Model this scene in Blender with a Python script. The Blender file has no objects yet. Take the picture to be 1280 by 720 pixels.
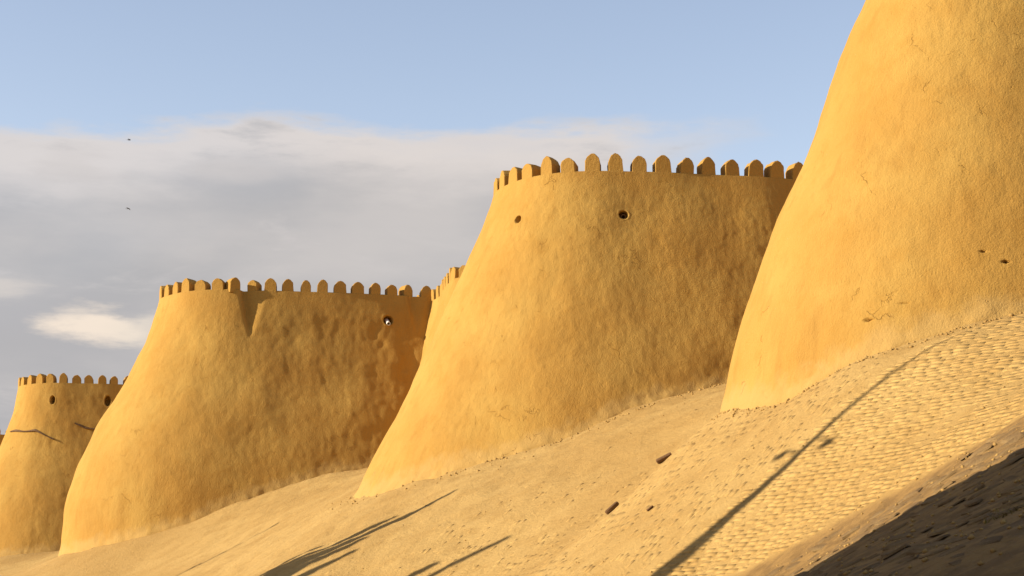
import bpy, bmesh, math, random
import numpy as np
from mathutils import Vector, Matrix

random.seed(7); rng = np.random.default_rng(7)
scene = bpy.context.scene
COL = scene.collection
R = math.radians

# ------------------------------------------------------------------ camera
cam_d = bpy.data.cameras.new('camera'); cam = bpy.data.objects.new('camera', cam_d); COL.objects.link(cam)
cam_d.sensor_width = 36.0; cam_d.lens = 63.2; cam_d.clip_start = 0.1; cam_d.clip_end = 8000
cam.location = (0, 0, 0); cam.rotation_euler = (R(90 + 10.61), 0, 0)
scene.camera = cam
scene.render.resolution_x = 1024; scene.render.resolution_y = 576

# ------------------------------------------------------------------ light
SUN_EL = 20.0; SUN_AZ = 79.0          # azimuth measured from behind the camera (-Y) towards the left (-X)
E = R(SUN_EL); A = R(SUN_AZ)
SDIR = Vector((-math.cos(E) * math.sin(A), -math.cos(E) * math.cos(A), math.sin(E)))   # towards the sun
sun_d = bpy.data.lights.new('sun', 'SUN'); sun = bpy.data.objects.new('sun', sun_d); COL.objects.link(sun)
sun_d.energy = 5.0; sun_d.angle = R(0.55); sun_d.color = (1.0, 0.91, 0.77)
sun.rotation_euler = (-SDIR).to_track_quat('-Z', 'Y').to_euler()
scene.view_settings.view_transform = 'Standard'; scene.view_settings.look = 'None'
scene.view_settings.gamma = 1.0; scene.view_settings.exposure = 0.86


class NT:
    """small helper for wiring node trees"""
    def __init__(self, tree): self.t = tree; self.n = tree.nodes; self.l = tree.links
    def add(self, typ, **kw):
        n = self.n.new(typ)
        for k, v in kw.items(): setattr(n, k, v)
        return n
    def _set(self, sock, v):
        if isinstance(v, bpy.types.NodeSocket): self.l.new(v, sock)
        elif v is not None: sock.default_value = v
    def math(self, op, a, b=None, c=None, clamp=False):
        n = self.add('ShaderNodeMath', operation=op); n.use_clamp = clamp
        for i, v in enumerate((a, b, c)):
            if v is not None: self._set(n.inputs[i], v)
        return n.outputs[0]
    def smooth(self, v, lo, hi, to0=0.0, to1=1.0):
        n = self.add('ShaderNodeMapRange', interpolation_type='SMOOTHSTEP')
        self._set(n.inputs['Value'], v); n.inputs['From Min'].default_value = lo; n.inputs['From Max'].default_value = hi
        n.inputs['To Min'].default_value = to0; n.inputs['To Max'].default_value = to1
        return n.outputs[0]
    def mix(self, f, a, b, blend='MIX'):
        n = self.add('ShaderNodeMix', data_type='RGBA', blend_type=blend)
        self._set(n.inputs[0], f); self._set(n.inputs[6], a); self._set(n.inputs[7], b)
        return n.outputs[2]
    def noise(self, vec, scale, detail=4.0, rough=0.5, dist=0.0):
        n = self.add('ShaderNodeTexNoise'); self._set(n.inputs['Vector'], vec)
        n.inputs['Scale'].default_value = scale; n.inputs['Detail'].default_value = detail
        n.inputs['Roughness'].default_value = rough; n.inputs['Distortion'].default_value = dist
        return n.outputs['Fac']
    def mapping(self, vec, scale=(1, 1, 1), loc=(0, 0, 0), rot=(0, 0, 0)):
        n = self.add('ShaderNodeMapping'); self._set(n.inputs['Vector'], vec)
        n.inputs['Scale'].default_value = scale; n.inputs['Location'].default_value = loc; n.inputs['Rotation'].default_value = rot
        return n.outputs[0]

def rgb(r, g, b): return (r, g, b, 1.0)

# ------------------------------------------------------------------ sky
world = bpy.data.worlds.new('World'); scene.world = world; world.use_nodes = True
w = NT(world.node_tree); w.n.clear()
out = w.add('ShaderNodeOutputWorld'); bg = w.add('ShaderNodeBackground'); bg.inputs['Strength'].default_value = 0.072
w.l.new(bg.outputs[0], out.inputs[0])
sky = w.add('ShaderNodeTexSky', sky_type='NISHITA'); sky.sun_disc = False
sky.sun_elevation = E; sky.sun_rotation = R(180 + SUN_AZ)
sky.air_density = 1.0; sky.dust_density = 0.6; sky.ozone_density = 2.0; sky.altitude = 300
tc = w.add('ShaderNodeTexCoord'); G = tc.outputs['Generated']
sep = w.add('ShaderNodeSeparateXYZ'); w.l.new(G, sep.inputs[0]); gx, gy, gz = sep.outputs
# a long low bank of grey cloud: it tops out about 15 degrees up and thins out towards the right
soft = w.noise(w.mapping(G, (1, 1, 3.2)), 5.0, 8, 0.55)
fine = w.noise(w.mapping(G, (1, 1, 4.5), (3.1, 0, 0)), 16.0, 8, 0.6)
broad = w.noise(w.mapping(G, (1, 1, 2.4), (7.7, 2, 0)), 2.2, 3, 0.5)
edge = w.math('ADD', w.math('MULTIPLY', w.math('SUBTRACT', soft, 0.5), 0.050), w.math('MULTIPLY', w.math('SUBTRACT', fine, 0.5), 0.030))
top = w.math('ADD', gz, edge)
lowleft = w.smooth(gx, -0.34, -0.10, 0.021, 0.0)
top = w.math('ADD', top, lowleft)
bank = w.smooth(top, 0.268, 0.281, 1.0, 0.0)
rside = w.math('ADD', gx, w.math('MULTIPLY', w.math('SUBTRACT', soft, 0.5), 0.25))
rside = w.math('ADD', rside, w.math('MULTIPLY', w.math('SUBTRACT', fine, 0.5), 0.06))
bank = w.math('MULTIPLY', bank, w.smooth(rside, 0.055, 0.145, 1.0, 0.0))
bank = w.math('MULTIPLY', bank, w.smooth(broad, 0.25, 0.45, 0.86, 0.97))
# inner shading of the bank: darker belly, warm rims and whitish wisps
belly = w.mix(w.smooth(soft, 0.34, 0.70), rgb(3.55, 3.45, 3.5), rgb(4.6, 4.3, 4.15))
rim = w.math('MULTIPLY', w.smooth(top, 0.232, 0.264), w.smooth(fine, 0.22, 0.46))
belly = w.mix(w.math('MULTIPLY', rim, 0.85), belly, rgb(5.9, 5.4, 5.1))
wisp = w.smooth(w.noise(w.mapping(G, (1, 1, 4.0), (1.3, 0, 0.4)), 9.0, 9, 0.62, 0.4), 0.56, 0.74)
belly = w.mix(w.math('MULTIPLY', wisp, 0.55), belly, rgb(5.1, 4.75, 4.6))
def puff(x, z, sx, sz, amount):
    dx = w.math('DIVIDE', w.math('SUBTRACT', gx, x), sx); dz = w.math('DIVIDE', w.math('SUBTRACT', gz, z), sz)
    d = w.math('SQRT', w.math('ADD', w.math('MULTIPLY', dx, dx), w.math('MULTIPLY', dz, dz)))
    d = w.math('ADD', d, w.math('MULTIPLY', w.math('SUBTRACT', fine, 0.5), 3.4))
    d = w.math('ADD', d, w.math('MULTIPLY', w.math('SUBTRACT', soft, 0.5), 1.6))
    return w.math('MULTIPLY', w.smooth(d, 0.15, 1.3, 1.0, 0.0), amount)
base_sky = w.mix(1.0, sky.outputs[0], rgb(2.52, 1.92, 1.63), 'MULTIPLY')
base_sky = w.mix(1.0, base_sky, rgb(5.4, 6.0, 7.4), 'DARKEN')
col = w.mix(bank, base_sky, belly)
for (x, z, sx, sz, a, c) in ((-0.226, 0.161, 0.022, 0.010, 0.9, rgb(7.4, 6.3, 5.2)), (-0.196, 0.159, 0.018, 0.010, 0.65, rgb(6.6, 5.8, 4.9)),
                             (-0.272, 0.178, 0.020, 0.007, 0.75, rgb(5.3, 4.9, 4.6)), (-0.235, 0.243, 0.030, 0.012, 0.45, rgb(4.9, 4.6, 4.5)),
                             (-0.150, 0.245, 0.026, 0.006, 0.50, rgb(4.9, 4.6, 4.5)), (-0.02, 0.262, 0.07, 0.010, 0.45, rgb(5.1, 4.9, 5.0))):
    col = w.mix(puff(x, z, sx, sz, a), col, c)
w.l.new(col, bg.inputs['Color'])

# ------------------------------------------------------------------ numpy gradient noise
_perm = np.random.default_rng(11).permutation(256); _perm = np.concatenate([_perm, _perm, _perm])
_g = np.random.default_rng(12).normal(size=(256, 3)); _g /= np.linalg.norm(_g, axis=1)[:, None]
def perlin(x, y, z):
    x, y, z = np.broadcast_arrays(np.asarray(x, float), np.asarray(y, float), np.asarray(z, float))
    xi, yi, zi = np.floor(x).astype(int), np.floor(y).astype(int), np.floor(z).astype(int)
    xf, yf, zf = x - xi, y - yi, z - zi
    xi &= 255; yi &= 255; zi &= 255
    f = lambda t: t * t * t * (t * (t * 6 - 15) + 10)
    u, v, ww = f(xf), f(yf), f(zf); res = 0
    for a in (0, 1):
        for b in (0, 1):
            for c in (0, 1):
                h = _perm[_perm[_perm[xi + a] + yi + b] + zi + c]; g = _g[h]
                d = g[..., 0] * (xf - a) + g[..., 1] * (yf - b) + g[..., 2] * (zf - c)
                res = res + d * (u if a else 1 - u) * (v if b else 1 - v) * (ww if c else 1 - ww)
    return res * 1.5
def fbm(x, y, z, octaves, gain=0.5):
    r = 0; a = 1.0; s = 1.0
    for o in range(octaves):
        r = r + a * perlin(x * s + 17.3 * o, y * s + 5.1 * o, z * s + 9.7 * o); a *= gain; s *= 2.03
    return r
def sstep(x, lo, hi):
    t = np.clip((x - lo) / (hi - lo), 0, 1); return t * t * (3 - 2 * t)

# ------------------------------------------------------------------ materials
def new_mat(name, rough=0.95):
    m = bpy.data.materials.new(name); m.use_nodes = True; n = NT(m.node_tree)
    b = n.n['Principled BSDF']; b.inputs['Roughness'].default_value = rough
    b.inputs['Specular IOR Level'].default_value = 0.15
    return m, n, b

def plaster_material():
    m, n, b = new_mat('mud_plaster')
    P = n.add('ShaderNodeTexCoord').outputs['Object']
    big = n.noise(P, 0.35, 5, 0.55); mid = n.noise(P, 1.7, 6, 0.6); sm = n.noise(P, 9.0, 5, 0.65)
    straw = n.noise(n.mapping(P, (1, 1, 0.35)), 26.0, 3, 0.7)
    streak = n.noise(n.mapping(P, (1.6, 1.6, 0.16)), 1.5, 4, 0.6)
    c = n.mix(n.smooth(big, 0.36, 0.66), rgb(*PL_A), rgb(*PL_B))
    c = n.mix(n.math('MULTIPLY', n.smooth(mid, 0.45, 0.72), 0.35), c, rgb(*PL_C))
    c = n.mix(n.math('MULTIPLY', n.smooth(streak, 0.50, 0.72), 0.22), c, rgb(*PL_D))
    c = n.mix(n.math('MULTIPLY', n.smooth(sm, 0.56, 0.74), 0.22), c, rgb(*PL_D))
    c = n.mix(n.math('MULTIPLY', n.smooth(straw, 0.60, 0.74), 0.20), c, rgb(*PL_E))
    ft = n.add('ShaderNodeAttribute'); ft.attribute_name = 'dust'
    dust = n.smooth(n.math('ADD', ft.outputs['Fac'], n.math('MULTIPLY', n.math('SUBTRACT', mid, .5), 1.6)), .35, .95)
    c = n.mix(n.math('MULTIPLY', dust, 0.75), c, rgb(0.40, 0.245, 0.075))
    # hairline drying cracks, sparse
    vor = n.add('ShaderNodeTexVoronoi', feature='DISTANCE_TO_EDGE'); vor.inputs['Scale'].default_value = 0.55
    wob = n.add('ShaderNodeTexNoise'); wob.inputs['Scale'].default_value = 2.0; wob.inputs['Detail'].default_value = 5; n.l.new(P, wob.inputs['Vector'])
    vm = n.add('ShaderNodeVectorMath', operation='MULTIPLY_ADD'); n.l.new(wob.outputs['Color'], vm.inputs[0]); vm.inputs[1].default_value = (1.3, 1.3, 1.3); n.l.new(P, vm.inputs[2])
    n.l.new(vm.outputs[0], vor.inputs['Vector'])
    crack = n.math('MULTIPLY', n.smooth(vor.outputs['Distance'], 0.0, 0.012, 1.0, 0.0), n.smooth(mid, 0.52, 0.62))
    crack = n.math('MULTIPLY', crack, n.smooth(big, 0.45, 0.55))
    c = n.mix(n.math('MULTIPLY', crack, 0.35), c, rgb(*PL_D))
    n.l.new(c, b.inputs['Base Color'])
    h = n.math('ADD', n.math('MULTIPLY', n.noise(n.mapping(P, (1, 1, .7)), 6.0, 8, 0.6), .55), n.math('MULTIPLY', n.noise(P, 24.0, 5, 0.7), 0.40))
    h = n.math('SUBTRACT', h, n.math('MULTIPLY', crack, 0.3))
    bm_ = n.add('ShaderNodeBump'); bm_.inputs['Strength'].default_value = 1.0; bm_.inputs['Distance'].default_value = 0.048
    n.l.new(h, bm_.inputs['Height']); n.l.new(bm_.outputs[0], b.inputs['Normal'])
    return m

PL_A = (0.368, 0.197, 0.040); PL_B = (0.397, 0.229, 0.051); PL_C = (0.333, 0.165, 0.026)
PL_D = (0.235, 0.106, 0.017); PL_E = (0.448, 0.290, 0.088)
M_PL = plaster_material()

def earth_material(name, cols, bumpd=0.05, island=False, shade_soil=False):
    m, n, b = new_mat(name)
    P = n.add('ShaderNodeTexCoord').outputs['Object']
    big = n.noise(P, 0.22, 5, 0.6); mid = n.noise(P, 1.3, 7, 0.62); sm = n.noise(P, 11.0, 5, 0.7)
    c = n.mix(n.smooth(big, 0.38, 0.64), rgb(*cols[0]), rgb(*cols[1]))
    c = n.mix(n.math('MULTIPLY', n.smooth(mid, 0.44, 0.68), 0.5), c, rgb(*cols[2]))
    c = n.mix(n.math('MULTIPLY', n.smooth(sm, 0.52, 0.72), 0.35), c, rgb(*cols[3]))
    if island:
        oi = n.add('ShaderNodeObjectInfo'); gi = n.add('ShaderNodeNewGeometry')
        v = n.math('FRACT', n.math('ADD', oi.outputs['Random'], gi.outputs['Random Per Island']))
        c = n.mix(n.math('MULTIPLY', v, 0.28), c, rgb(*cols[3]))
    if shade_soil:
        at_ = n.add('ShaderNodeAttribute'); at_.attribute_name = 'shade_soil'
        dk = n.mix(n.smooth(n.noise(P, 2.6, 6, .65), .4, .62), rgb(0.260, 0.148, 0.046), rgb(0.175, 0.098, 0.032))  # darker ramp earth; its tone also deepens the foreground shade
        c = n.mix(at_.outputs['Fac'], c, dk)
    n.l.new(c, b.inputs['Base Color'])
    h = n.math('ADD', n.noise(P, 7.0, 8, 0.66), n.math('MULTIPLY', n.noise(P, 40.0, 4, 0.7), 0.25))
    bm_ = n.add('ShaderNodeBump'); bm_.inputs['Strength'].default_value = 1.0; bm_.inputs['Distance'].default_value = bumpd
    n.l.new(h, bm_.inputs['Height']); n.l.new(bm_.outputs[0], b.inputs['Normal'])
    return m
EC = ((0.345, 0.206, 0.062), (0.398, 0.248, 0.080), (0.295, 0.168, 0.046), (0.205, 0.112, 0.032))
M_EARTH = earth_material('packed_earth', EC, shade_soil=True)
M_BRICK = earth_material('mud_brick', EC, 0.014, True)
M_PALE = earth_material('pale_mud_brick', [tuple(v * 1.10 for v in c) for c in EC], 0.014, True)
M_STONE = earth_material('rough_stone', ((0.18, 0.105, 0.040), (0.32, 0.205, 0.080), (0.14, 0.082, 0.032), (0.10, 0.058, 0.024)), 0.03, True)

def plain(name, c, rough=0.9, scale=12.0, dark=0.6, bumpd=0.01):
    m, n, b = new_mat(name, rough); P = n.add('ShaderNodeTexCoord').outputs['Object']
    f = n.noise(P, scale, 5, 0.6)
    n.l.new(n.mix(n.smooth(f, 0.35, 0.7), rgb(*c), rgb(*[v * dark for v in c])), b.inputs['Base Color'])
    bb = n.add('ShaderNodeBump'); bb.inputs['Distance'].default_value = bumpd; n.l.new(f, bb.inputs['Height']); n.l.new(bb.outputs[0], b.inputs['Normal'])
    return m
M_WOOD = plain('weathered_wood', (0.16, 0.085, 0.035), 0.85, 20)
M_PIPE = plain('pale_drain_pipe', (0.72, 0.66, 0.58), 0.5, 8, 0.8)
M_FEATHER = plain('dark_feathers', (0.06, 0.055, 0.05), 0.8, 8)
M_BARK = plain('bark', (0.20, 0.15, 0.10), 0.95, 9, 0.5, 0.03)
M_LEAF = plain('poplar_leaves', (0.07, 0.10, 0.03), 0.7, 3)
M_METAL = plain('grey_painted_steel', (0.30, 0.30, 0.30), 0.5, 6, 0.8)

# ------------------------------------------------------------------ object helpers
def link(name, mesh, parent=None, mat=None):
    o = bpy.data.objects.new(name, mesh); COL.objects.link(o)
    if parent: o.parent = parent
    if mat is not None and not mesh.materials: mesh.materials.append(mat)
    return o
def empty(name, loc=(0, 0, 0)):
    o = bpy.data.objects.new(name, None); COL.objects.link(o); o.location = loc; o.empty_display_size = 0.3; return o
def tag(o, label=None, cat=None, group=None, kind=None):
    for k, v in (('label', label), ('category', cat), ('group', group), ('kind', kind)):
        if v: o[k] = v
    return o
def mesh_from(name, verts, faces, smooth=True):
    me = bpy.data.meshes.new(name)
    verts = np.asarray(verts, dtype=np.float32).reshape(-1, 3); faces = np.asarray(faces, dtype=np.int32)
    k = faces.shape[1]
    me.vertices.add(len(verts)); me.vertices.foreach_set('co', verts.ravel())
    me.loops.add(faces.size); me.loops.foreach_set('vertex_index', faces.ravel())
    me.polygons.add(len(faces)); me.polygons.foreach_set('loop_start', np.arange(0, faces.size, k, dtype=np.int32))
    me.polygons.foreach_set('loop_total', np.full(len(faces), k, dtype=np.int32))
    me.update(calc_edges=True); me.validate()
    if smooth: me.polygons.foreach_set('use_smooth', np.ones(len(me.polygons), dtype=bool))
    return me
def grid_faces(nu, nv, flip=False):
    i = np.arange(nu - 1)[:, None] * nv + np.arange(nv - 1)[None, :]
    q = np.stack([i, i + nv, i + nv + 1, i + 1], -1).reshape(-1, 4)
    return q[:, ::-1] if flip else q

# ------------------------------------------------------------------ terrain
CTRL = np.array([
    # foot line of the four bastions
    (4.61, 39.21, 4.63), (5.61, 36.21, 4.43), (6.38, 35.46, 4.9), (7.27, 34.89, 5.27), (8.37, 34.44, 5.53), (9.85, 34.17, 5.87),
    (-4.86, 57.58, 4.01), (-3.95, 55.89, 4.05), (-0.95, 53.82, 4.78), (1.44, 53.37, 5.45), (3.82, 53.73, 6.46), (6.31, 54.26, 7.13),
    (-18.74, 76.85, 2.98), (-15.73, 74.52, 3.45), (-13.04, 74.01, 4.13), (-11.26, 74.16, 4.95), (-9.65, 74.48, 5.56), (-8.02, 74.86, 6.07), (-6.39, 75.23, 6.35),
    (-29.19, 104.01, 3.84), (-27.54, 103.91, 3.99), (-25.9, 104.15, 4.2), (-20, 104.5, 6.0),
    # steep bank in front of the near bastion
    (8.1, 33.4, 5.25), (7.31, 33.2, 4.78), (6.82, 33.07, 4.46), (6.02, 32.83, 3.84), (4.15, 32.25, 2.26), (2.51, 31.76, 0.91), (1.4, 31.4, 0.0),
    (10.5, 31.0, 5.55), (9.3, 28.9, 4.35),
    # bank below the second bastion
    (-3.11, 55.03, 4.25), (-2.36, 54.49, 4.42), (-1.63, 54.09, 4.58), (0.25, 53.49, 5.09), (2.66, 53.49, 5.99), (5.02, 37.20, 4.43), (-1.60, 51.50, 3.84), (-0.68, 51.30, 4.12), (-4.28, 51.00, 2.50), (-6.59, 50.00, 1.32), (-3.21, 51.80, 3.18),
    (5.6, 43.0, 4.65), (3.6, 41.5, 3.3), (1.6, 40.6, 1.9), (-0.6, 39.8, 0.6), (5.2, 47.5, 5.6), (2.0, 47.0, 3.9), (-1.5, 46.2, 2.0), (-3.9, 45.4, 0.6),
    # far bank
    (-9.5, 66, 3.3), (-13.5, 68, 1.9), (-17, 69, 0.7), (-5.5, 66, 5.2), (-22, 85, 2.6), (-26, 86, 1.0), (-18, 86, 4.4),
    # toe of the bank and the gentle ramp in the right foreground
    (3.71, 29.60, 0.82), (4.54, 28.60, 1.29), (3.56, 22.50, 0.59), (5.80, 28.40, 2.24), (5.60, 27.50, 1.89), (4.78, 23.50, 1.34), (3.03, 15.00, 0.40), (6.84, 27.40, 2.83), (6.60, 26.50, 2.47), (5.97, 24.00, 2.08), (5.22, 21.00, 1.63), (4.21, 17.00, 0.97), (3.20, 13.00, 0.34), (7.59, 26.50, 3.28), (7.29, 25.50, 2.87), (6.42, 22.50, 2.30), (5.55, 19.50, 1.76), (4.39, 15.50, 0.95), (3.43, 12.20, 0.32), (4.68, 29.40, 1.61), (5.69, 18.00, 1.74), (7.79, 24.50, 3.14),
    # flat ground on the left
    (-1.5, 30.0, -1.5), (-7.5, 44, -1.5), (-12, 52, -1.5), (-22, 68, -1.5), (-32, 86, -1.5), (-40, 104, -1.5), (-6, 30, -1.6), (-20, 50, -1.6), (-40, 80, -1.6),
    (0, 22, -1.5), (0, 12, -1.6), (-2, 4, -1.6), (-12, 12, -1.6), (-30, 30, -1.6), (-50, 60, -1.6), (-50, 120, -1.6),
    # level ground behind the wall line
    (16, 34, 7), (20, 24, 7), (12, 50, 8), (4, 66, 8), (0, 76, 8), (-10, 90, 8), (-16, 112, 7.5), (20, 60, 8), (20, 100, 8), (0, 120, 8), (16, 10, 4), (8, 2, 0.5),
    (-30, 130, 5), (-40, 150, 4),
])
def rbf_fit(P, smooth=0.004):
    xy = P[:, :2] / 10; d = np.linalg.norm(xy[:, None] - xy[None], axis=2)
    K = np.where(d > 0, d * d * np.log(d + 1e-12), 0) + smooth * np.eye(len(P))
    Q = np.c_[np.ones(len(P)), xy]; Mx = np.block([[K, Q], [Q.T, np.zeros((3, 3))]])
    return np.linalg.solve(Mx, np.r_[P[:, 2], 0, 0, 0])
WR = rbf_fit(CTRL)
def terrain_raw(x, y):
    x = np.asarray(x, float); y = np.asarray(y, float); sh = np.broadcast(x, y).shape
    x = np.broadcast_to(x, sh).ravel(); y = np.broadcast_to(y, sh).ravel(); r = np.zeros(x.size)
    for i in range(len(CTRL)):
        d2 = ((x - CTRL[i, 0]) ** 2 + (y - CTRL[i, 1]) ** 2) / 100
        r += WR[i] * 0.5 * d2 * np.log(d2 + 1e-12)
    r += WR[-3] + WR[-2] * x / 10 + WR[-1] * y / 10
    return r.reshape(sh)
GX = np.concatenate([np.arange(-90, -36, 2.0), np.arange(-36, -12, 0.4), np.arange(-12, 12.5, 0.11), np.arange(12.6, 45, 1.2)])
GY = np.concatenate([np.arange(-14, 8, 1.0), np.arange(8, 62, 0.13), np.arange(62, 112, 0.4), np.arange(112, 201, 2.5)])
def build_height():
    X, Y = np.meshgrid(GX, GY, indexing='ij')
    Z = terrain_raw(X, Y)
    Z = np.minimum(Z, 8.2 + 0.02 * (Z - 8.2))
    # soft lower limit so that the bank runs out on the level ground
    g = -1.55; k = 0.35; Z = g + k * np.log1p(np.exp(np.clip((Z - g) / k, -30, 30)))
    fl = X * .95 + Y * .30; cr = -X * .30 + Y * .95            # rain has drawn shallow gullies down the bank
    Z += 0.028 * fbm(fl * .22, cr * 1.5, 2.2, 3, .55) * sstep(Z, -1.2, 0.5)
    near = sstep(Y, 52, 44) * sstep(X, -4, 0)
    Z += 0.075 * fbm(X * 0.33, Y * 0.33, 3.1, 3) + (0.035 - .024 * near) * fbm(X * 1.6, Y * 1.6, 7.0, 3, 0.6)
    m = sstep(X, 45, 36) * sstep(Y, 200, 165) * sstep(X, -90, -78)
    return -1.62 + (Z + 1.62) * m * 1.0
HZ = build_height()
def hgt(x, y):
    x = np.asarray(x, float); y = np.asarray(y, float)
    i = np.clip(np.searchsorted(GX, x) - 1, 0, len(GX) - 2); j = np.clip(np.searchsorted(GY, y) - 1, 0, len(GY) - 2)
    u = (x - GX[i]) / (GX[i + 1] - GX[i]); v = (y - GY[j]) / (GY[j + 1] - GY[j])
    return HZ[i, j] * (1 - u) * (1 - v) + HZ[i + 1, j] * u * (1 - v) + HZ[i, j + 1] * (1 - u) * v + HZ[i + 1, j + 1] * u * v
X_, Y_ = np.meshgrid(GX, GY, indexing='ij')
slope = link('earth_slope', mesh_from('earth_slope', np.stack([X_, Y_, HZ], -1), grid_faces(len(GX), len(GY))), None, M_EARTH)
_ramp = sstep(29.6 - (X_ - 3.74) * 1.14 - Y_ + .2 * perlin(X_ * .8, Y_ * .8, 1.5), -.12, .25) * sstep(X_, .0, 2.5)
_a = slope.data.attributes.new('shade_soil', 'FLOAT', 'POINT'); _a.data.foreach_set('value', _ramp.ravel().astype(np.float32))
tag(slope, kind='structure')
gp = np.array([(-5000, -5000, -1.66), (5000, -5000, -1.66), (5000, 5000, -1.66), (-5000, 5000, -1.66)])
tag(link('ground', mesh_from('ground', gp, [[0, 1, 2, 3]], False), None, M_EARTH), kind='structure')


# ------------------------------------------------------------------ mud bricks of the banks
def frame_at(x, y, ang_from=None):
    e = .12
    gx_ = (hgt(x + e, y) - hgt(x - e, y)) / (2 * e); gy_ = (hgt(x, y + e) - hgt(x, y - e)) / (2 * e)
    n = np.stack([-gx_, -gy_, np.ones_like(gx_)], -1); n /= np.linalg.norm(n, axis=-1)[..., None]
    return n
def contour_rows(z0, z1, dz, y0, y1, keep):
    """points walked along the height lines of the bank: (x, y, row)"""
    ys = np.arange(y0, y1, .15); xs = np.arange(-10, 12, .12); rows = []
    XX, YY = np.meshgrid(xs, ys, indexing='ij'); ZZ = np.maximum.accumulate(hgt(XX, YY), axis=0) + np.arange(len(xs))[:, None] * 1e-5
    for r_, z in enumerate(np.arange(z0, z1, dz)):
        cx = np.array([np.interp(z, ZZ[:, j], xs, left=np.nan, right=np.nan) for j in range(len(ys))])
        ok = ~np.isnan(cx); rows.append((cx[ok], ys[ok]))
    return rows
BR = []     # x, y, tangent(3), normal(3), length, width, proud
def lay(rows, pitch, length, width, turned, keep, drop):
    for (cx, cy) in rows:
        if len(cx) < 4: continue
        d = np.r_[0, np.cumsum(np.hypot(np.diff(cx), np.diff(cy)))]
        s = rng.uniform(0, pitch)
        while s < d[-1]:
            x = float(np.interp(s, d, cx)); y = float(np.interp(s, d, cy)); ds = .1
            tx = float(np.interp(s + ds, d, cx)) - float(np.interp(s - ds, d, cx)); ty = float(np.interp(s + ds, d, cy)) - float(np.interp(s - ds, d, cy))
            s += pitch * rng.uniform(.9, 1.12)
            if abs(tx) + abs(ty) < 1e-6 or abs(tx) > abs(ty) * 2.5: continue
            if not keep(x, y) or rng.random() < drop(x, y): continue
            if turned: x += rng.uniform(-.05, .05)
            x += rng.normal(0, .018); BR.append((x, y, tx, ty, length * rng.uniform(.82, 1.08), width * rng.uniform(.85, 1.1), turned))
streak = lambda y_: 8.23 + (y_ - 33.5) / .292 * .956
def side(x, y):           # > 0: right of the line where the two brick fields meet
    return (x - 8.23) * .292 - (y - 33.5) * .956
nz = lambda x, y: float(perlin(x * .45, y * .45, 4.4))
in_t1 = lambda x, y: (x > 5.0 and y > 36.9 - (x - 5.7) * .62 + .5)
toe = lambda x, y: y - (29.6 - (x - 3.74) * 1.14)
lay(contour_rows(.1, 6.3, .078, 24.5, 37, None), .29, .278, .112, 0,
    lambda x, y: side(x, y) > -.15 and toe(x, y) > .02 and 2.0 < x < 11 and not in_t1(x, y), lambda x, y: .07 + .9 * max(0, nz(x, y) - .05))
lay(contour_rows(-.6, 6.4, .165, 32.2, 50, None), .15, .235, .105, 1,
    lambda x, y: side(x, y) < -.35 and x < 7 and not in_t1(x, y), lambda x, y: .28 + 1.5 * max(0, nz(x, y)) + max(0, (y - 40) * .04) + max(0, (y - 38) * .03))
def brick_verts(l, wd, h):
    r = random.random
    b = [(-l / 2, -wd / 2), (l / 2, -wd / 2), (l / 2, wd / 2), (-l / 2, wd / 2)]; v = []
    for (x, y) in b: v.append((x * 1.06, y * 1.10, -.06))
    for (x, y) in b: v.append((x * (.94 + .05 * r()), y * (.88 + .09 * r()), h * (.55 + .35 * r())))
    return v
BF = [(4, 5, 6, 7), (0, 1, 5, 4), (1, 2, 6, 5), (2, 3, 7, 6), (3, 0, 4, 7)]
BMESH = []; BMESH2 = []
for i in range(8):
    me = mesh_from('brick', brick_verts(.31, .135, .006 + .0007 * i), BF, False); me.materials.append(M_PALE); BMESH.append(me); m2 = me.copy(); m2.materials.clear(); m2.materials.append(M_BRICK); BMESH2.append(m2)
BR.sort(key=lambda b: math.hypot(b[0], b[1]))
xs_ = np.array([b[0] for b in BR]); ys_ = np.array([b[1] for b in BR]); zs_ = hgt(xs_, ys_); ns_ = frame_at(xs_, ys_)
sv, sf, smat = [], [], []
for i, b in enumerate(BR):
    n = Vector(ns_[i]); t = Vector((b[2], b[3], 0)); t = (t - n * t.dot(n)).normalized(); u = n.cross(t)
    if b[6]: t, u = u, -t
    a = rng.uniform(-.05, .05); t2 = t * math.cos(a) + u * math.sin(a); u2 = u * math.cos(a) - t * math.sin(a)
    n2 = (n + t * rng.uniform(-.018, .018) + u * rng.uniform(-.025, .025)).normalized(); t2 = (t2 - n2 * t2.dot(n2)).normalized(); u2 = n2.cross(t2)
    M = Matrix(((t2.x, u2.x, n2.x, b[0]), (t2.y, u2.y, n2.y, b[1]), (t2.z, u2.z, n2.z, zs_[i] + rng.uniform(-.008, -.001) - (.001 if b[6] else 0)), (0, 0, 0, 1)))
    if i < 300:
        o = link('brick', random.choice(BMESH2 if b[6] else BMESH), slope); o.matrix_local = M @ Matrix.Diagonal((b[4] / .31, b[5] / .135, 1, 1))
    else:
        smat.append(1 if b[6] else 0); k = len(sv); sv += [tuple(M @ Vector(v)) for v in brick_verts(b[4], b[5], rng.uniform(.006, .011) * (.75 if b[6] else 1))]; sf += [tuple(k + q for q in f) for f in BF]
bc = mesh_from('brick_courses', sv, sf, False); bc.materials.append(M_PALE); bc.materials.append(M_BRICK)
bc.polygons.foreach_set('material_index', np.repeat(np.array(smat, dtype=np.int32), len(BF))); tag(link('brick_courses', bc, slope), kind='stuff')

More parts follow.
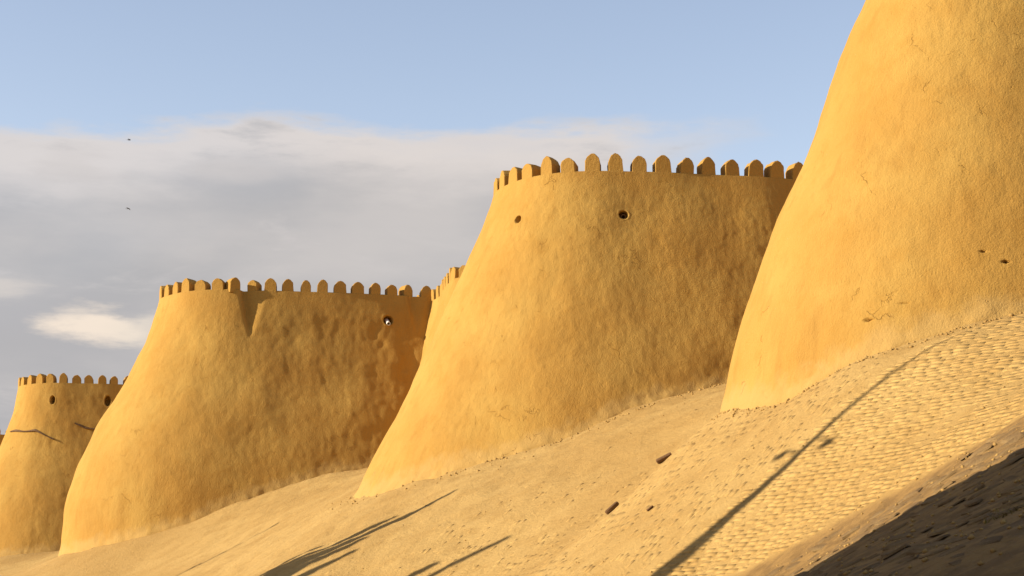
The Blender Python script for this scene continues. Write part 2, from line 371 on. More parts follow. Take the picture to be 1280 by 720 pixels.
# rough slabs and stones bedded in the ramp in the right foreground
def stone_mesh(seed):
    r = random.Random(seed); bm = bmesh.new(); n = r.randint(5, 7); rings = []
    rad = [r.uniform(.75, 1.1) for _ in range(n)]; asp = r.uniform(.55, .9)
    for (k, z) in ((1.06, -.10), (1.0, .6), (.72, 1.0)):
        rings.append([bm.verts.new((rad[i] * k * math.cos(i * 2 * math.pi / n), asp * rad[i] * k * math.sin(i * 2 * math.pi / n), (z if z < 0 else z * r.uniform(.75, 1.15)) * .32)) for i in range(n)])
    for a, b in zip(rings, rings[1:]):
        for i in range(n): bm.faces.new((a[i], a[(i + 1) % n], b[(i + 1) % n], b[i]))
    bm.faces.new(rings[-1]); me = bpy.data.meshes.new('stone'); bm.to_mesh(me); bm.free(); me.materials.append(M_STONE); return me
SM = [stone_mesh(s) for s in range(9)]
placed = []; tries = 0
while len(placed) < 298 and tries < 40000:
    tries += 1
    y = rng.uniform(13.5, 28.0); x = rng.uniform(.13, .30) * y; rr = rng.uniform(.10, .27)
    if y > 27.4 - (x - 4.9) * 1.15: continue
    if any((x - a) ** 2 + (y - b) ** 2 < (rr + c) ** 2 * .72 for a, b, c in placed): continue
    placed.append((x, y, rr))
pa = np.array(placed); pn = frame_at(pa[:, 0], pa[:, 1]); pz_ = hgt(pa[:, 0], pa[:, 1])
for i, (x, y, rr) in enumerate(placed):
    o = link('stone', random.choice(SM), slope); n = (Vector(pn[i]) + Vector((rng.normal(0, .09), rng.normal(0, .09), 0))).normalized()
    q = n.to_track_quat('Z', 'Y').to_matrix().to_4x4() @ Matrix.Rotation(rng.normal(.5, .45), 4, 'Z')
    o.matrix_local = Matrix.Translation((x, y, pz_[i] - .012)) @ q @ Matrix.Diagonal((rr * 1.25, rr * .9, rr * rng.uniform(.22, .6), 1))

# ------------------------------------------------------------------ bastions
def merlon_mesh(seed, wd=0.50, ht=0.58, th=0.54):
    r = random.Random(seed); pts = []
    sh = ht * 0.52; hw = wd / 2
    for i in range(13):                        # bullet outline with a blunt point
        t = i / 12; a = math.pi * t
        x = -hw * math.cos(a); z = sh + (ht - sh) * max(0, 1 - abs(math.cos(a)) ** 1.75) ** .62
        pts.append((x, z))
    pts = [(-hw * 1.03, -0.12)] + pts + [(hw * 1.03, -0.12)]
    bm = bmesh.new(); rings = []
    cx, cz = 0, ht * 0.45
    for (yy, k) in ((0.0, 0.93), (0.025, 1.0), (th * .5, 1.01), (th - 0.025, 1.0), (th, 0.93)):
        ring = []
        for (x, z) in pts:
            jx = r.uniform(-.014, .014); jz = r.uniform(-.016, .016)
            ring.append(bm.verts.new((cx + (x - cx) * k + jx, yy, (cz + (z - cz) * k if z > 0 else z) + jz)))
        rings.append(ring)
    n = len(pts)
    for a, b in zip(rings, rings[1:]):
        for i in range(n): bm.faces.new((a[i], a[(i + 1) % n], b[(i + 1) % n], b[i]))
    bm.faces.new(rings[0][::-1]); bm.faces.new(rings[-1])
    bmesh.ops.recalc_face_normals(bm, faces=bm.faces)
    me = bpy.data.meshes.new('merlon'); bm.to_mesh(me); bm.free(); me.materials.append(M_PL)
    return me
MERLONS = [merlon_mesh(s, 0.48 + 0.03 * math.sin(s * 2.1), 0.555 + 0.025 * math.cos(s * 1.7)) for s in range(10)]
def put_merlon(parent, x, y, z, nx, ny, scale=1.0):
    # local -Y of the mesh is the outside... the outer face looks along (nx, ny)
    o = link('merlon', random.choice(MERLONS), parent)
    ang = math.atan2(ny, nx) + math.pi / 2
    o.location = (x, y, z); o.rotation_euler = (random.uniform(-.03, .03), random.uniform(-.045, .045), ang + random.uniform(-.05, .05))
    o.scale = (scale * random.uniform(.90, 1.08), 1, scale * random.uniform(.90, 1.08)); return o

TOWERS = {
1: dict(C=(11.0, 39.5), e=(.985, .17), R=2.75, L=11, bow=11, z0=2.0, top=15.3, res=.048, prof=[(15.3, -.35), (14.33, 0), (13.36, .50), (11.82, 1.08), (10.86, 1.42), (10.2, 1.70), (9.07, 2.27), (8.61, 2.48), (7.31, 2.88), (6.21, 3.32), (4.94, 3.56), (2, 3.9)]),
2: dict(C=(2.9, 59.8), e=(.998, .06), R=3.5, L=12, bow=27, z0=2.0, top=14.36, res=.046, prof=[(14.5, 0), (13.14, .49), (11.48, 1.16), (9.29, 2.09), (7.12, 3.14), (5.39, 4.05), (4.19, 4.57), (1, 5.5)]),
3: dict(C=(-12.4, 80.4), e=(.990, .139), R=3.5, L=9.3, bow=55, z0=1.0, top=14.32, res=.065, prof=[(14.5, 0), (12.5, .58), (11.04, 1.22), (10.0, 1.68), (8.87, 2.42), (6.71, 3.4), (5.29, 3.76), (3.17, 3.88), (0, 4.2)]),
4: dict(C=(-27.2, 109.8), e=(.985, .17), R=3.0, L=10, z0=1.0, top=14.22, res=.1, prof=[(14.5, 0), (12.6, .25), (10.4, .97), (8, 2.2), (3, 4.2), (0, 4.8)]),
5: dict(C=(-43.6, 142.), e=(.972, .235), R=3.7, L=5.6, z0=1.0, top=14.5, res=.3, prof=[(14.5, 0), (12.6, .25), (10.4, .97), (8, 2.2), (3, 4.2), (0, 4.8)]),
}
def outline(t, s):
    """point, outward normal and batter factor at path length s (near flank right end -> round nose -> far flank)"""
    C = np.array(t['C']); e = np.array(t['e']); e = e / np.hypot(*e); n = np.array([e[1], -e[0]]); Rr = t['R']; L = t['L']
    if s < L:                                # the flank bows very slightly
        q = L - s; g = q / t.get('bow', 38.0); p = C + n * Rr + e * q - n * (q * q / (2 * t.get('bow', 38.0)))
        d = n * math.cos(g) + e * math.sin(g); return p, d, .75
    a = (s - L) / Rr
    if a <= math.pi:
        d = n * math.cos(a) - e * math.sin(a); return C + d * Rr, d, .75 + .25 * math.sin(a) ** 2
    return C - n * Rr + e * (s - L - math.pi * Rr), -n, .75

def build_tower(k, label, dents=(), holes=()):
    """holes: (s, z, radius_s, radius_z, depth)"""
    t = TOWERS[k]; L = t['L']; Rr = t['R']; tot = L + math.pi * Rr + 3.0
    res = t['res']
    def lines(lo, hi, step, marks, fstep):
        xs = list(np.arange(lo, hi + 1e-6, step))
        for c, r in marks:
            xs = [v for v in xs if abs(v - c) > r * 1.5] + list(np.linspace(c - r * 1.5, c + r * 1.5, int(3 * r / fstep) + 2))
        return np.array(sorted(set(np.round(xs, 4))))
    ss = lines(0, L + Rr * 2.0, res, [(h[0], h[2]) for h in holes], .03)
    ss = np.concatenate([ss, np.arange(ss[-1] + .4, tot, .4)])
    zz = lines(t['z0'], t['top'], res, [(h[1], h[3]) for h in holes], .03)
    zz[-1] = t['top']
    o = [outline(t, s) for s in ss]
    P = np.array([v[0] for v in o]); N = np.array([v[1] for v in o]); Fk = np.array([v[2] for v in o])
    pr = t['prof'][::-1]; pz = [p[0] for p in pr]; po = [p[1] for p in pr]
    # smooth the measured profile a little
    offs = np.mean([np.interp(zz + d, pz, po) for d in (-.5, -.3, -.1, .1, .3, .5)], axis=0)
    S, Z = np.meshgrid(ss, zz, indexing='ij')
    off = offs[None, :] * Fk[:, None]
    X = P[:, 0][:, None] + N[:, 0][:, None] * off; Y = P[:, 1][:, None] + N[:, 1][:, None] * off
    fq, noct = ((4.6, 2), (4.6, 2), (4.6, 2), (4.0, 1), (3.2, 1), (1.5, 1))[k]
    topfade = np.clip((t['top'] - Z) / 1.2, 0.25, 1)
    d = .10 * (.5 if k == 1 else 1) * fbm(X * .28 + 3 * k, Y * .28, Z * .22, 2) + (.030 * fbm(X * .9, Y * .9 + k, Z * .7, 3, .5)) * topfade
    # hand-spread plaster: rougher, slightly vertical lumps
    d = d + (.018, .005, .0085, .011, .016, .02)[k] * fbm(X * fq + 5 * k, Y * fq, Z * fq * .6, noct, .7) * np.clip(topfade + .2, 0, 1)
    # lumpy skirt at the foot
    foot = hgt(X, Y); hz = np.clip(1 - (Z - foot) / .5, 0, 1)
    d = d + .05 * hz * perlin(X * 3, Y * 3, Z * 3) + .06 * hz ** 2
    for fn in dents: d = d + fn(S, Z)
    topd = d[:, -1].copy()
    for (hs, hzz, rs, rz, dep) in holes:
        q = np.sqrt(((S - hs) / rs) ** 2 + ((Z - hzz) / rz) ** 2)
        d = d - dep * (1 - sstep(q, .80, 1.12)) + .012 * np.exp(-((q - 1.3) / .2) ** 2)
    X = X + N[:, 0][:, None] * d; Y = Y + N[:, 1][:, None] * d
    V = np.stack([X, Y, Z], -1).reshape(-1, 3); nv = len(zz); nu = len(ss)
    F = grid_faces(nu, nv)
    # parapet top: a ledge .36 m deep and then down on the inside
    T = np.stack([X[:, -1], Y[:, -1], Z[:, -1]], -1)
    rings = [T]
    for (ins, dz) in ((.03, .02), (.36, .02), (.37, -.9)):
        r_ = T.copy(); r_[:, 0] -= N[:, 0] * ins; r_[:, 1] -= N[:, 1] * ins; r_[:, 2] += dz; rings.append(r_)
    base = len(V); V = np.concatenate([V] + rings); RF = []
    idx = np.arange(nu - 1)
    for a in range(3):
        a0 = base + a * nu; b0 = a0 + nu
        RF.append(np.stack([a0 + idx, a0 + idx + 1, b0 + idx + 1, b0 + idx], -1))
    F = np.concatenate([F] + RF)
    # walking deck inside
    root = empty('bastion', (t['C'][0], t['C'][1], float(hgt(t['C'][0], t['C'][1]))))
    tag(root, label, 'bastion', 'crenellated mud bastions of the fortress wall')
    me = mesh_from('wall_body', V - np.array(root.location), F)
    bm = bmesh.new(); bm.from_mesh(me)
    inner = base + 3 * nu
    cen = bm.verts.new((t['C'][0] - root.location.x, t['C'][1] - root.location.y, t['top'] - .9 - root.location.z))
    bm.verts.ensure_lookup_table()
    for i in range(nu - 1):
        bm.faces.new((bm.verts[inner + i], bm.verts[inner + i + 1], cen))
    bm.to_mesh(me); bm.free()
    body = link('wall_body', me, root, M_PL)
    co = np.empty(len(me.vertices) * 3, np.float32); me.vertices.foreach_get('co', co); co = co.reshape(-1, 3) + np.array(root.location, np.float32)
    at_ = me.attributes.new('dust', 'FLOAT', 'POINT'); at_.data.foreach_set('value', np.clip(1.15 - (co[:, 2] - hgt(co[:, 0], co[:, 1])) / .75, 0, 1).astype(np.float32))
    pitch = .765
    s = pitch * .35; n = 0
    while s < min(tot, L + Rr * 2.3):
        i = int(np.argmin(abs(ss - s))); x = P[i, 0] + N[i, 0] * (topd[i] + offs[-1] * Fk[i] - .01); y = P[i, 1] + N[i, 1] * (topd[i] + offs[-1] * Fk[i] - .01)
        # local facing from neighbouring outline points, so merlons follow dents
        j0, j1 = max(0, i - 4), min(nu - 1, i + 4)
        q0 = T[j0]; q1 = T[j1]; tx, ty = q1[0] - q0[0], q1[1] - q0[1]
        nx, ny = -ty, tx
        if nx * N[i, 0] + ny * N[i, 1] < 0: nx, ny = -nx, -ny
        put_merlon(root, x - root.location.x, y - root.location.y, t['top'] - root.location.z, nx, ny); s += pitch
    t['T'] = (ss, T)
    return root

def surf_point(k, s, z, out=0.0):
    t = TOWERS[k]; p, n, f = outline(t, s); pr = t['prof'][::-1]
    o = float(np.interp(z, [q[0] for q in pr], [q[1] for q in pr])) * f + out
    return Vector((p[0] + n[0] * o, p[1] + n[1] * o, z)), Vector((n[0], n[1], 0))


def spout(root, p, n, length, rad, mat, droop=.12):
    """open tube poking out of a hole, a child of its bastion"""
    bm = bmesh.new(); rings = []
    d = (n + Vector((0, 0, -droop))).normalized(); u = d.cross(Vector((0, 0, 1))).normalized(); v = u.cross(d); c0 = p - root.location
    for (t, r_) in ((-.45, rad), (length, rad), (length, rad * .72), (-.30, rad * .70)):
        rings.append([bm.verts.new(c0 + d * t + u * r_ * math.cos(a * math.pi / 6) + v * r_ * math.sin(a * math.pi / 6)) for a in range(12)])
    for a, b in zip(rings, rings[1:]):
        for i in range(12): bm.faces.new((a[i], b[i], b[(i + 1) % 12], a[(i + 1) % 12]))
    bm.faces.new(rings[-1]); bmesh.ops.recalc_face_normals(bm, faces=bm.faces)
    me = bpy.data.meshes.new('drain_spout'); bm.to_mesh(me); bm.free()
    return link('drain_spout', me, root, mat)

def ledge(root, k, pts, thick=.10, out=.10):
    """dark wood strip that stands proud of the wall: runs through (s, z) points"""
    bm = bmesh.new(); prev = None
    for j in range(len(pts) - 1):
        m = 12
        for q in range(m + (j == len(pts) - 2)):
            f = q / m; s = pts[j][0] * (1 - f) + pts[j + 1][0] * f; z = pts[j][1] * (1 - f) + pts[j + 1][1] * f
            wv = .02 * math.sin(3 * s) ; p, n = surf_point(k, s, z + wv, 0.0); p = p - root.location
            up = Vector((0, 0, 1)); tt = thick * (.8 + .3 * math.sin(5 * s + 1))
            ring = [bm.verts.new(p - n * .25 + up * tt), bm.verts.new(p + n * out * .4 + up * tt), bm.verts.new(p + n * out * 1.6), bm.verts.new(p - n * .25 - up * .02)]
            if prev:
                for i in range(4): bm.faces.new((prev[i], prev[(i + 1) % 4], ring[(i + 1) % 4], ring[i]))
            else: bm.faces.new(ring)
            prev = ring
    bm.faces.new(prev[::-1]); bmesh.ops.recalc_face_normals(bm, faces=bm.faces)
    me = bpy.data.meshes.new('dark_ledge'); bm.to_mesh(me); bm.free(); return link('dark_ledge', me, root, M_WOOD)  # dark wood colour replaces the thin shadow a plaster lip would cast

def step_dent(s0, depth, width, z_lo, z_hi, lean=.5):
    """wedge-shaped hollow: sharp left edge, floor ramping back out to the right, narrowing downwards"""
    def f(S, Z):
        g = np.clip((Z - z_lo) / (z_hi - z_lo), 0, 1); x = (s0 - lean * (1 - g)) - S + .05 * perlin(Z * 2.2, S * .5, 3.3); ww_ = np.maximum(width * g ** .8, 1e-3)
        return -depth * g ** .5 * np.where((x > 0) & (g > 0), sstep(x, 0, .26) * np.clip((1.15 - x / ww_) * 1.1, 0, 1) ** 1.4, 0)
    return f
def gouge(s0, z0, rs, rz, depth):
    return lambda S, Z: -depth * (1 + .7 * perlin(S * 2.5, Z * 2.0, 8.8)) * np.exp(-(((S - s0 + .5 * perlin(Z * 1.3, S * .6, 6.1)) / rs) ** 2 + ((Z - z0) / rz) ** 2))

def s_at(k, x, y):
    t = TOWERS[k]; C = Vector(t['C']); e = Vector(t['e']).normalized(); n = Vector((e.y, -e.x)); d = Vector((x, y)) - C
    if d.dot(e) > 0: return t['L'] - d.dot(e)
    return t['L'] + t['R'] * math.atan2(-d.dot(e), d.dot(n))

H1 = [(s_at(1, 9.53, 34.0), 7.0, .035, .03, .12), (s_at(1, 9.1, 34.2), 7.24, .022, .022, .08), (s_at(1, 7.72, 34.9), 6.24, .04, .018, .06), (s_at(1, 7.14, 35.3), 5.95, .045, .03, .08)]
t1 = build_tower(1, 'nearest and largest bastion at the right edge, its top out of view', holes=H1)
H2 = [(s_at(2, .16, 56.78), 12.9, .10, .12, .5), (s_at(2, 3.55, 55.96), 12.85, .135, .13, .5)]
t2 = build_tower(2, 'second bastion from the right, two small round holes under its merlons', holes=H2)
t3 = build_tower(3, 'third bastion from the right, rough with dark wedge-shaped hollow below the merlons', holes=[(s_at(3, -5.5, 78.09), 13.16, .20, .20, .45)],
    dents=[step_dent(s_at(3, -11.9, 76.7), .44, 1.15, 11.95, 14.3), step_dent(2.0, .22, .9, 12.4, 14.3, .3), gouge(2.0, 10.4, .5, 1.5, .12), gouge(3.3, 12.0, .3, .8, .05)])
H4 = [(s_at(4, -27.45, 106.29), 13.19, .14, .24, .6), (s_at(4, -24.15, 106.6), 13.2, .17, .30, .6)]
t4 = build_tower(4, 'small far bastion by the left edge, with two oval holes and dark ledges', holes=H4)
t5 = build_tower(5, 'farthest bastion, only a dark sliver showing at the left edge of the photo')
# ------------------------------------------------------------------ curtain walls between the bastions
def curtain(pts, top, label, batter=.22, res=.12, merl=True):
    """pts run from the far end to the near end; the outside lies on the left of the photograph"""
    pts = np.array(pts, float); d = np.r_[0, np.cumsum(np.hypot(*np.diff(pts, axis=0).T))]
    ss = np.arange(0, d[-1], res); x = np.interp(ss, d, pts[:, 0]); y = np.interp(ss, d, pts[:, 1])
    x = np.convolve(np.pad(x, 8, 'reflect', reflect_type='odd'), np.ones(17) / 17, 'valid'); y = np.convolve(np.pad(y, 8, 'reflect', reflect_type='odd'), np.ones(17) / 17, 'valid')
    tx = np.gradient(x); ty = np.gradient(y); l = np.hypot(tx, ty); nx, ny = ty / l, -tx / l
    zz = np.arange(2.0, top + .01, res); zz[-1] = top
    off = (top - zz) * batter; X = x[:, None] + nx[:, None] * off; Y = y[:, None] + ny[:, None] * off; Z = np.broadcast_to(zz, X.shape)
    n = .08 * fbm(X * .4, Y * .4, Z * .4, 2) + .022 * fbm(X * 2.3, Y * 2.3, Z * 1.6, 3, .6)
    X = X + nx[:, None] * n; Y = Y + ny[:, None] * n
    nu, nv = X.shape; V = np.stack([X, Y, Z], -1).reshape(-1, 3); F = grid_faces(nu, nv)
    T = np.stack([X[:, -1], Y[:, -1], Z[:, -1]], -1); rings = [T]
    for (ins, dz) in ((.03, .02), (.40, .02), (.42, -.9), (1.8, -.9), (2.0, -8.0)):
        r_ = T.copy(); r_[:, 0] -= nx * ins; r_[:, 1] -= ny * ins; r_[:, 2] += dz; rings.append(r_)
    base = len(V); V = np.concatenate([V] + rings); idx = np.arange(nu - 1)
    for a in range(5): F = np.concatenate([F, np.stack([base + a * nu + idx, base + a * nu + idx + 1, base + (a + 1) * nu + idx + 1, base + (a + 1) * nu + idx], -1)])
    root = empty('curtain_wall', (float(x.mean()), float(y.mean()), float(hgt(x.mean(), y.mean()))))
    tag(root, label, 'wall', 'straight wall stretches between the bastions')
    link('wall_body', mesh_from('wall_body', V - np.array(root.location), F), root, M_PL)
    s = .5
    while s < ss[-1] - .3:
        i = int(s / res); put_merlon(root, T[i, 0] - root.location.x, T[i, 1] - root.location.y, top - root.location.z, nx[i], ny[i]); s += .765
    return root
# outward normal must look to the left: walk from far to near gives (ty, -tx) = (-, -)
curtain([(-5.5, 82.5), (-3.3, 78.0), (-2.45, 73.0), (-1.2, 73.2), (3.0, 72.0), (7.5, 62.0)], 14.15, 'bright strip of wall between second and third bastion, mostly hidden')
curtain([(9.0, 63.0), (12.6, 56.0), (17.5, 43.4)], 14.5, 'wall stretch behind the gap of the two nearest bastions')
curtain([(-19.5, 113.0), (-15.8, 107.0), (-8.5, 84.4)], 14.5, 'wall stretch from the third bastion back to the small far one')
curtain([(-40.0, 147.0), (-37.5, 139.6), (-34.6, 127.0), (-27.5, 113.4)], 14.5, 'farthest wall stretch, between the last two bastions at the left edge', res=.25)

# ------------------------------------------------------------------ spouts, dark ledges and small holes
def sp(k, x, y, z, out=0): return surf_point(k, s_at(k, x, y), z, out)
p, n = sp(2, 3.55, 55.9, 12.78); spout(t2, p, n, -.10, .085, M_WOOD)
p, n = sp(3, -5.5, 78.0, 13.1); spout(t3, p - Vector((0, 0, .05)), n, .20, .085, M_PIPE, .45)
ledge(t4, 4, [(s_at(4, -30.15, 107.5), 11.35), (s_at(4, -28.4, 106.0), 11.28), (s_at(4, -27.1, 105.7), 10.75)], .12, .07)
ledge(t4, 4, [(s_at(4, -25.9, 105.9), 11.75), (s_at(4, -25.3, 105.9), 11.45), (s_at(4, -22.5, 106.6), 11.35)], .12, .07)

# ------------------------------------------------------------------ timber stubs in the bank
def timber(x, y, l, wd, label, turn=0.0):
    n = Vector(frame_at(np.array([x]), np.array([y]))[0]); up = Vector((1, .2, 0)); up = (up - n * up.dot(n)).normalized(); sd = n.cross(up)
    up = (up * math.cos(turn) + sd * math.sin(turn)); sd = n.cross(up)
    bm = bmesh.new(); rings = []; r = random.Random(int(x * 100))
    for (a, k) in ((-.5, .8), (-.44, 1.0), (0, 1.04), (.4, .98), (.5, .75)):
        rings.append([bm.verts.new((a * l, wd * .5 * k * math.cos(q * math.pi / 4 + .4) + r.uniform(-.006, .006), wd * .42 * k * math.sin(q * math.pi / 4 + .4) + r.uniform(-.006, .006))) for q in range(8)])
    for a, b in zip(rings, rings[1:]):
        for i in range(8): bm.faces.new((a[i], a[(i + 1) % 8], b[(i + 1) % 8], b[i]))
    bm.faces.new(rings[0][::-1]); bm.faces.new(rings[-1]); bmesh.ops.recalc_face_normals(bm, faces=bm.faces)
    me = bpy.data.meshes.new('timber_stub'); bm.to_mesh(me); bm.free()
    o = link('timber_stub', me, None, M_WOOD); z = float(hgt(x, y)); c = Vector((x, y, z)) + n * (wd * .42)
    o.matrix_world = Matrix(((up.x, sd.x, n.x, c.x), (up.y, sd.y, n.y, c.y), (up.z, sd.z, n.z, c.z), (0, 0, 0, 1)))
    tag(o, label, 'timber', 'dark timber stubs in the bank')
timber(3.82, 44.9, .42, .15, 'upper dark timber stub lying on the bank below the second bastion')
timber(2.16, 38.4, .34, .13, 'lower dark timber stub lying on the bank above the long shadow')
timber(2.70, 35.2, .15, .06, 'tiny splinter of dark wood right of the lower timber stub')

# rubble and crumbs along the foot of the near bastion
pv, pf = [], []
def crumb(x, y, r_):
    z = float(hgt(x, y)); k = len(pv)
    for (a, b, c) in ((1, 0, 0), (-1, 0, 0), (0, 1, 0), (0, -1, 0), (0, 0, 1), (0, 0, -1)):
        j = rng.uniform(.6, 1.2); pv.append((x + a * r_ * j, y + b * r_ * j, z + r_ * .25 + c * r_ * j * .8))
    for f in ((0, 2, 4), (2, 1, 4), (1, 3, 4), (3, 0, 4), (2, 0, 5), (1, 2, 5), (3, 1, 5), (0, 3, 5)): pf.append(tuple(k + q for q in f))
for i in range(900):
    s = rng.uniform(0, TOWERS[1]['L'] + 6.5); p, n = surf_point(1, s, 4.8, .04 + abs(rng.normal(0, .16))); crumb(p.x, p.y, rng.uniform(.012, .05) * (1.5 if rng.random() < .06 else 1))
for i in range(500):
    s = rng.uniform(0, TOWERS[2]['L'] + 6.0); p, n = surf_point(2, s, 5.5, .1 + abs(rng.normal(0, .6))); crumb(p.x, p.y, rng.uniform(.015, .06))
for i in range(450):
    y = rng.uniform(24, 52); x = rng.uniform(-.12, .3) * y; crumb(x, y, rng.uniform(.010, .034))
for i in range(500):
    y = rng.uniform(13, 28); x = rng.uniform(.12, .31) * y; crumb(x, y, rng.uniform(.008, .04))
tag(link('rubble', mesh_from('rubble', pv, pf, False), slope, M_BRICK), kind='stuff')

# dry weeds between the stones of the ramp
M_WEED = plain('dry_weed', (0.22, 0.17, 0.04), 0.9, 10)
wv_, wf_ = [], []
for (cx_, cy_, rad_, cnt) in ((4.35, 15.6, .30, 60), (4.9, 17.2, .18, 30)):
    for i in range(cnt):
        a = rng.uniform(0, 6.28); q = rad_ * math.sqrt(rng.random()); x = cx_ + q * math.cos(a); y = cy_ + q * math.sin(a); z = float(hgt(x, y)) - .01
        hgt_ = rng.uniform(.02, .06); lx, ly = rng.normal(0, .05, 2); b_ = rng.uniform(0, 3.14); wx, wy = .006 * math.cos(b_), .006 * math.sin(b_); k = len(wv_)
        wv_ += [(x - wx, y - wy, z), (x + wx, y + wy, z), (x + lx * .5 + wx * .8, y + ly * .5 + wy * .8, z + hgt_ * .6), (x + lx * .5 - wx * .8, y + ly * .5 - wy * .8, z + hgt_ * .6)]
        wv_ += [(x + lx + wx * .2, y + ly + wy * .2, z + hgt_), (x + lx - wx * .2, y + ly - wy * .2, z + hgt_)]
        wf_ += [(k, k + 1, k + 2, k + 3), (k + 3, k + 2, k + 4, k + 5)]
tag(link('dry_weeds', mesh_from('dry_weeds', wv_, wf_, False), slope, M_WEED), kind='stuff')

# ------------------------------------------------------------------ birds
def bird(loc, head, bank, label, flap):
    bm = bmesh.new()
    prof = [(-.21, .004), (-.17, .012), (-.08, .035), (.02, .045), (.10, .035), (.14, .026), (.17, .027), (.20, .016), (.235, .003)]; rings = []
    for (x, r_) in prof: rings.append([bm.verts.new((x, r_ * math.cos(a * math.pi / 4), r_ * .85 * math.sin(a * math.pi / 4) + (.012 if x > .12 else 0))) for a in range(8)])
    for a, b in zip(rings, rings[1:]):
        for i in range(8): bm.faces.new((a[i], a[(i + 1) % 8], b[(i + 1) % 8], b[i]))
    bm.faces.new(rings[0][::-1]); bm.faces.new(rings[-1])
    def plate(pts, th):
        top_ = [bm.verts.new((x, y, z + th)) for x, y, z in pts]; bot = [bm.verts.new((x, y, z - th)) for x, y, z in pts]; m = len(pts)
        bm.faces.new(top_); bm.faces.new(bot[::-1])
        for i in range(m): bm.faces.new((top_[i], bot[i], bot[(i + 1) % m], top_[(i + 1) % m]))
    for s in (-1, 1):
        h1, h2 = flap; plate([(.10, s * .02, .01), (.13, s * .16, h1), (.02, s * .17, h1), (-.05, s * .02, .01)], .004)
        plate([(.13, s * .16, h1), (.06, s * .33, h2), (-.02, s * .40, h2 * 1.1), (.00, s * .26, (h1 + h2) / 2), (.02, s * .17, h1)], .003)
    plate([(-.16, -.015, 0), (-.16, .015, 0), (-.29, .05, .004), (-.30, 0, .004), (-.29, -.05, .004)], .003)
    bmesh.ops.recalc_face_normals(bm, faces=bm.faces)
    me = bpy.data.meshes.new('bird'); bm.to_mesh(me); bm.free(); o = link('bird', me, None, M_FEATHER)
    o.location = loc; o.scale = (.5, .5, .5); o.rotation_euler = (bank, .05, head); tag(o, label, 'bird', 'birds flying in front of the cloud bank'); return o
bird((-19.83, 90.0, 24.65), .5, .3, 'upper of two tiny dark birds high in front of the cloud', (.06, .12))
bird((-19.72, 90.0, 21.00), -.4, -.2, 'lower of two tiny dark birds in front of the grey cloud', (.03, .01))

# ------------------------------------------------------------------ things standing left of the view whose shadows fall on the bank
def tube(name, pts, mat, parent, seg=10):
    bm = bmesh.new(); prev = None
    for (c, r_) in pts:
        c = Vector(c); ring = [bm.verts.new(c + Vector((r_ * math.cos(a * 2 * math.pi / seg), r_ * math.sin(a * 2 * math.pi / seg), 0))) for a in range(seg)]
        if prev:
            for i in range(seg): bm.faces.new((prev[i], prev[(i + 1) % seg], ring[(i + 1) % seg], ring[i]))
        prev = ring
    bm.faces.new(prev); me = bpy.data.meshes.new(name); bm.to_mesh(me); bm.free(); return link(name, me, parent, mat)
def lamp_post():
    root = empty('lamp_post', (-10.86, 28.2, float(hgt(-10.86, 28.2)))); tag(root, 'tall leaning lamp post with two lamp heads, left of the bank', 'lamp post')
    P = lambda z: Vector((0, z * .105, z))
    tube('post', [(P(z), r_) for z, r_ in ((-.3, .30), (3, .29), (7.4, .25), (8.8, .15), (11.2, .075), (14.1, .04))], M_WOOD, root)
    for (y, z, r_) in ((.5, 10.77, .11), (1.62, 10.38, .11)):
        q = P(z); bm = bmesh.new(); bmesh.ops.create_cube(bm, size=1); dy = y - q.y
        bmesh.ops.scale(bm, vec=(.05, abs(dy), .05), verts=bm.verts); bmesh.ops.translate(bm, vec=(0, q.y + dy / 2, z + .1), verts=bm.verts)
        me = bpy.data.meshes.new('bracket'); bm.to_mesh(me); bm.free(); link('bracket', me, root, M_METAL)
        bm = bmesh.new(); bmesh.ops.create_uvsphere(bm, u_segments=12, v_segments=8, radius=r_); bmesh.ops.scale(bm, vec=(2.6, 1.2, 1.0), verts=bm.verts)
        for v in bm.verts:
            if v.co.z < -.02: v.co.x *= 1.25; v.co.y *= 1.25
        bmesh.ops.translate(bm, vec=(0, y, z), verts=bm.verts)
        me = bpy.data.meshes.new('lamp_head'); bm.to_mesh(me); bm.free(); link('lamp_head', me, root, M_METAL)
lamp_post()
def poplar(x, y, top, rad, label, seed, spires, dens=2600):
    r = random.Random(seed); z0 = float(hgt(x, y)); root = empty('poplar_tree', (x, y, z0)); tag(root, label, 'tree', 'narrow poplars left of the bank')
    h = top - z0
    tube('trunk', [((0, 0, -.2), .16), ((0, 0, h * .4), .11), ((0.02, 0, h * .8), .05), ((0, 0, h * .97), .015)], M_BARK, root)
    V, F = [], []
    for (dy, zt, rr, z_lo) in spires:                 # upright bundles of twigs
        for i in range(int(dens * rr)):
            f = r.random() ** .8; z = z_lo + (h * zt - z_lo) * f; q = rr * (1 - f) ** .8 * math.sqrt(r.random()) + .02; a = r.uniform(0, 6.28)
            c = Vector((q * math.cos(a), dy * (1 - f * .25) + q * math.sin(a), z)); s = r.uniform(.05, .09)
            u = Vector((r.gauss(0, 1), r.gauss(0, 1), r.gauss(0, .8))).normalized(); v = u.cross(Vector((r.gauss(0, 1), r.gauss(0, 1), r.gauss(0, 1)))).normalized(); k = len(V)
            V += [tuple(c + u * s * 1.3), tuple(c + v * s * .7), tuple(c - u * s * 1.3), tuple(c - v * s * .7)]; F.append((k, k + 1, k + 2, k + 3))
    link('crown', mesh_from('crown', V, F, False), root, M_LEAF)
poplar(-18.3, 47.8, 9.9, .6, 'tallest narrow poplar left of the bank, throwing the broad streaked shadow', 3, [(0, 1.0, .75, 2.0), (.9, .88, .75, 2.0), (-.8, .80, .60, 2.0), (1.9, .74, .55, 1.8), (-1.8, .76, .50, 1.8), (-2.7, .62, .40, 1.8)], 26000)
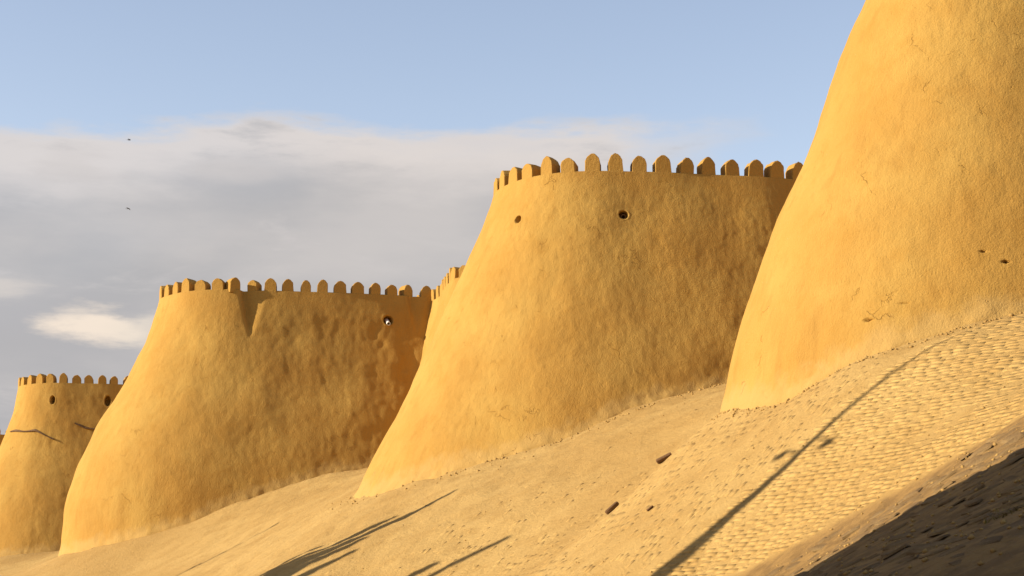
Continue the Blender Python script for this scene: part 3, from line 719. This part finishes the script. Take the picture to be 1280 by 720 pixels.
poplar(-15.1, 42.1, 7.7, .4, 'shorter narrow poplar between the lamp post and the tallest one', 5, [(0, 1.0, .16, 2.2), (.9, .86, .40, 2.0)], 17000)
poplar(-21.1, 62.0, 8.3, .3, 'thin young poplar farthest along the bank', 9, [(0, 1.0, .14, 2.2)], 12000)

def house():
    """unseen flat-roofed house added left of the camera so its roof edge shades the right foreground"""
    A_ = Vector((-7.0, 17.0)); B_ = Vector((-18.0, 18.3)); d = (B_ - A_).normalized(); q = Vector((-d.y, d.x)); q = q if q.y < 0 else -q; W = 15.0; L = (B_ - A_).length
    root = empty('shadow_house', ((A_.x + B_.x) / 2 + q.x * W / 2, (A_.y + B_.y) / 2 + q.y * W / 2, -1.6)); tag(root, 'unseen mud house added left of the camera to shade the foreground', 'house')
    o3 = root.location
    def block(name, a0, a1, b0, b1, z0, z1, mat, jit=0.0, parent=root):
        bm = bmesh.new(); n = 14; lo, hi = [], []
        c = [(a0, b0), (a1, b0), (a1, b1), (a0, b1)]; pts = []
        for i in range(4):
            p0, p1 = c[i], c[(i + 1) % 4]
            for t in range(n): f = t / n; pts.append((p0[0] * (1 - f) + p1[0] * f, p0[1] * (1 - f) + p1[1] * f))
        for (a, b) in pts:
            w_ = A_ + d * a + q * b; lo.append(bm.verts.new((w_.x - o3.x, w_.y - o3.y, z0 - o3.z))); hi.append(bm.verts.new((w_.x - o3.x, w_.y - o3.y, z1 - o3.z + random.uniform(-jit, jit))))
        m = len(pts)
        for i in range(m): bm.faces.new((lo[i], lo[(i + 1) % m], hi[(i + 1) % m], hi[i]))
        bm.faces.new(hi); bm.faces.new(lo[::-1]); bmesh.ops.recalc_face_normals(bm, faces=bm.faces)
        me = bpy.data.meshes.new(name); bm.to_mesh(me); bm.free(); return link(name, me, parent, mat)
    block('wall', 0, L, 0, W, -1.8, 7.7, M_PL); block('roof', -.25, L + .25, -.25, W + .25, 7.7, 8.0, M_EARTH, .05)
    dr = block('door', 5, 6.1, -.06, .05, -1.6, .6, M_WOOD); 
    for a in (2.2, 8.4, 10.6):
        wn = block('window', a, a + .9, -.04, .05, 3.2, 4.4, M_WOOD)
    for a in (1.2, 3.1, 3.6, 6.6): block('roof_heap', a, a + random.uniform(.3, .7), .1, .6, 8.0, 8.0 + random.uniform(.1, .28), M_EARTH, .06)  # heaps added to roughen the edge of the roof's shadow
house()
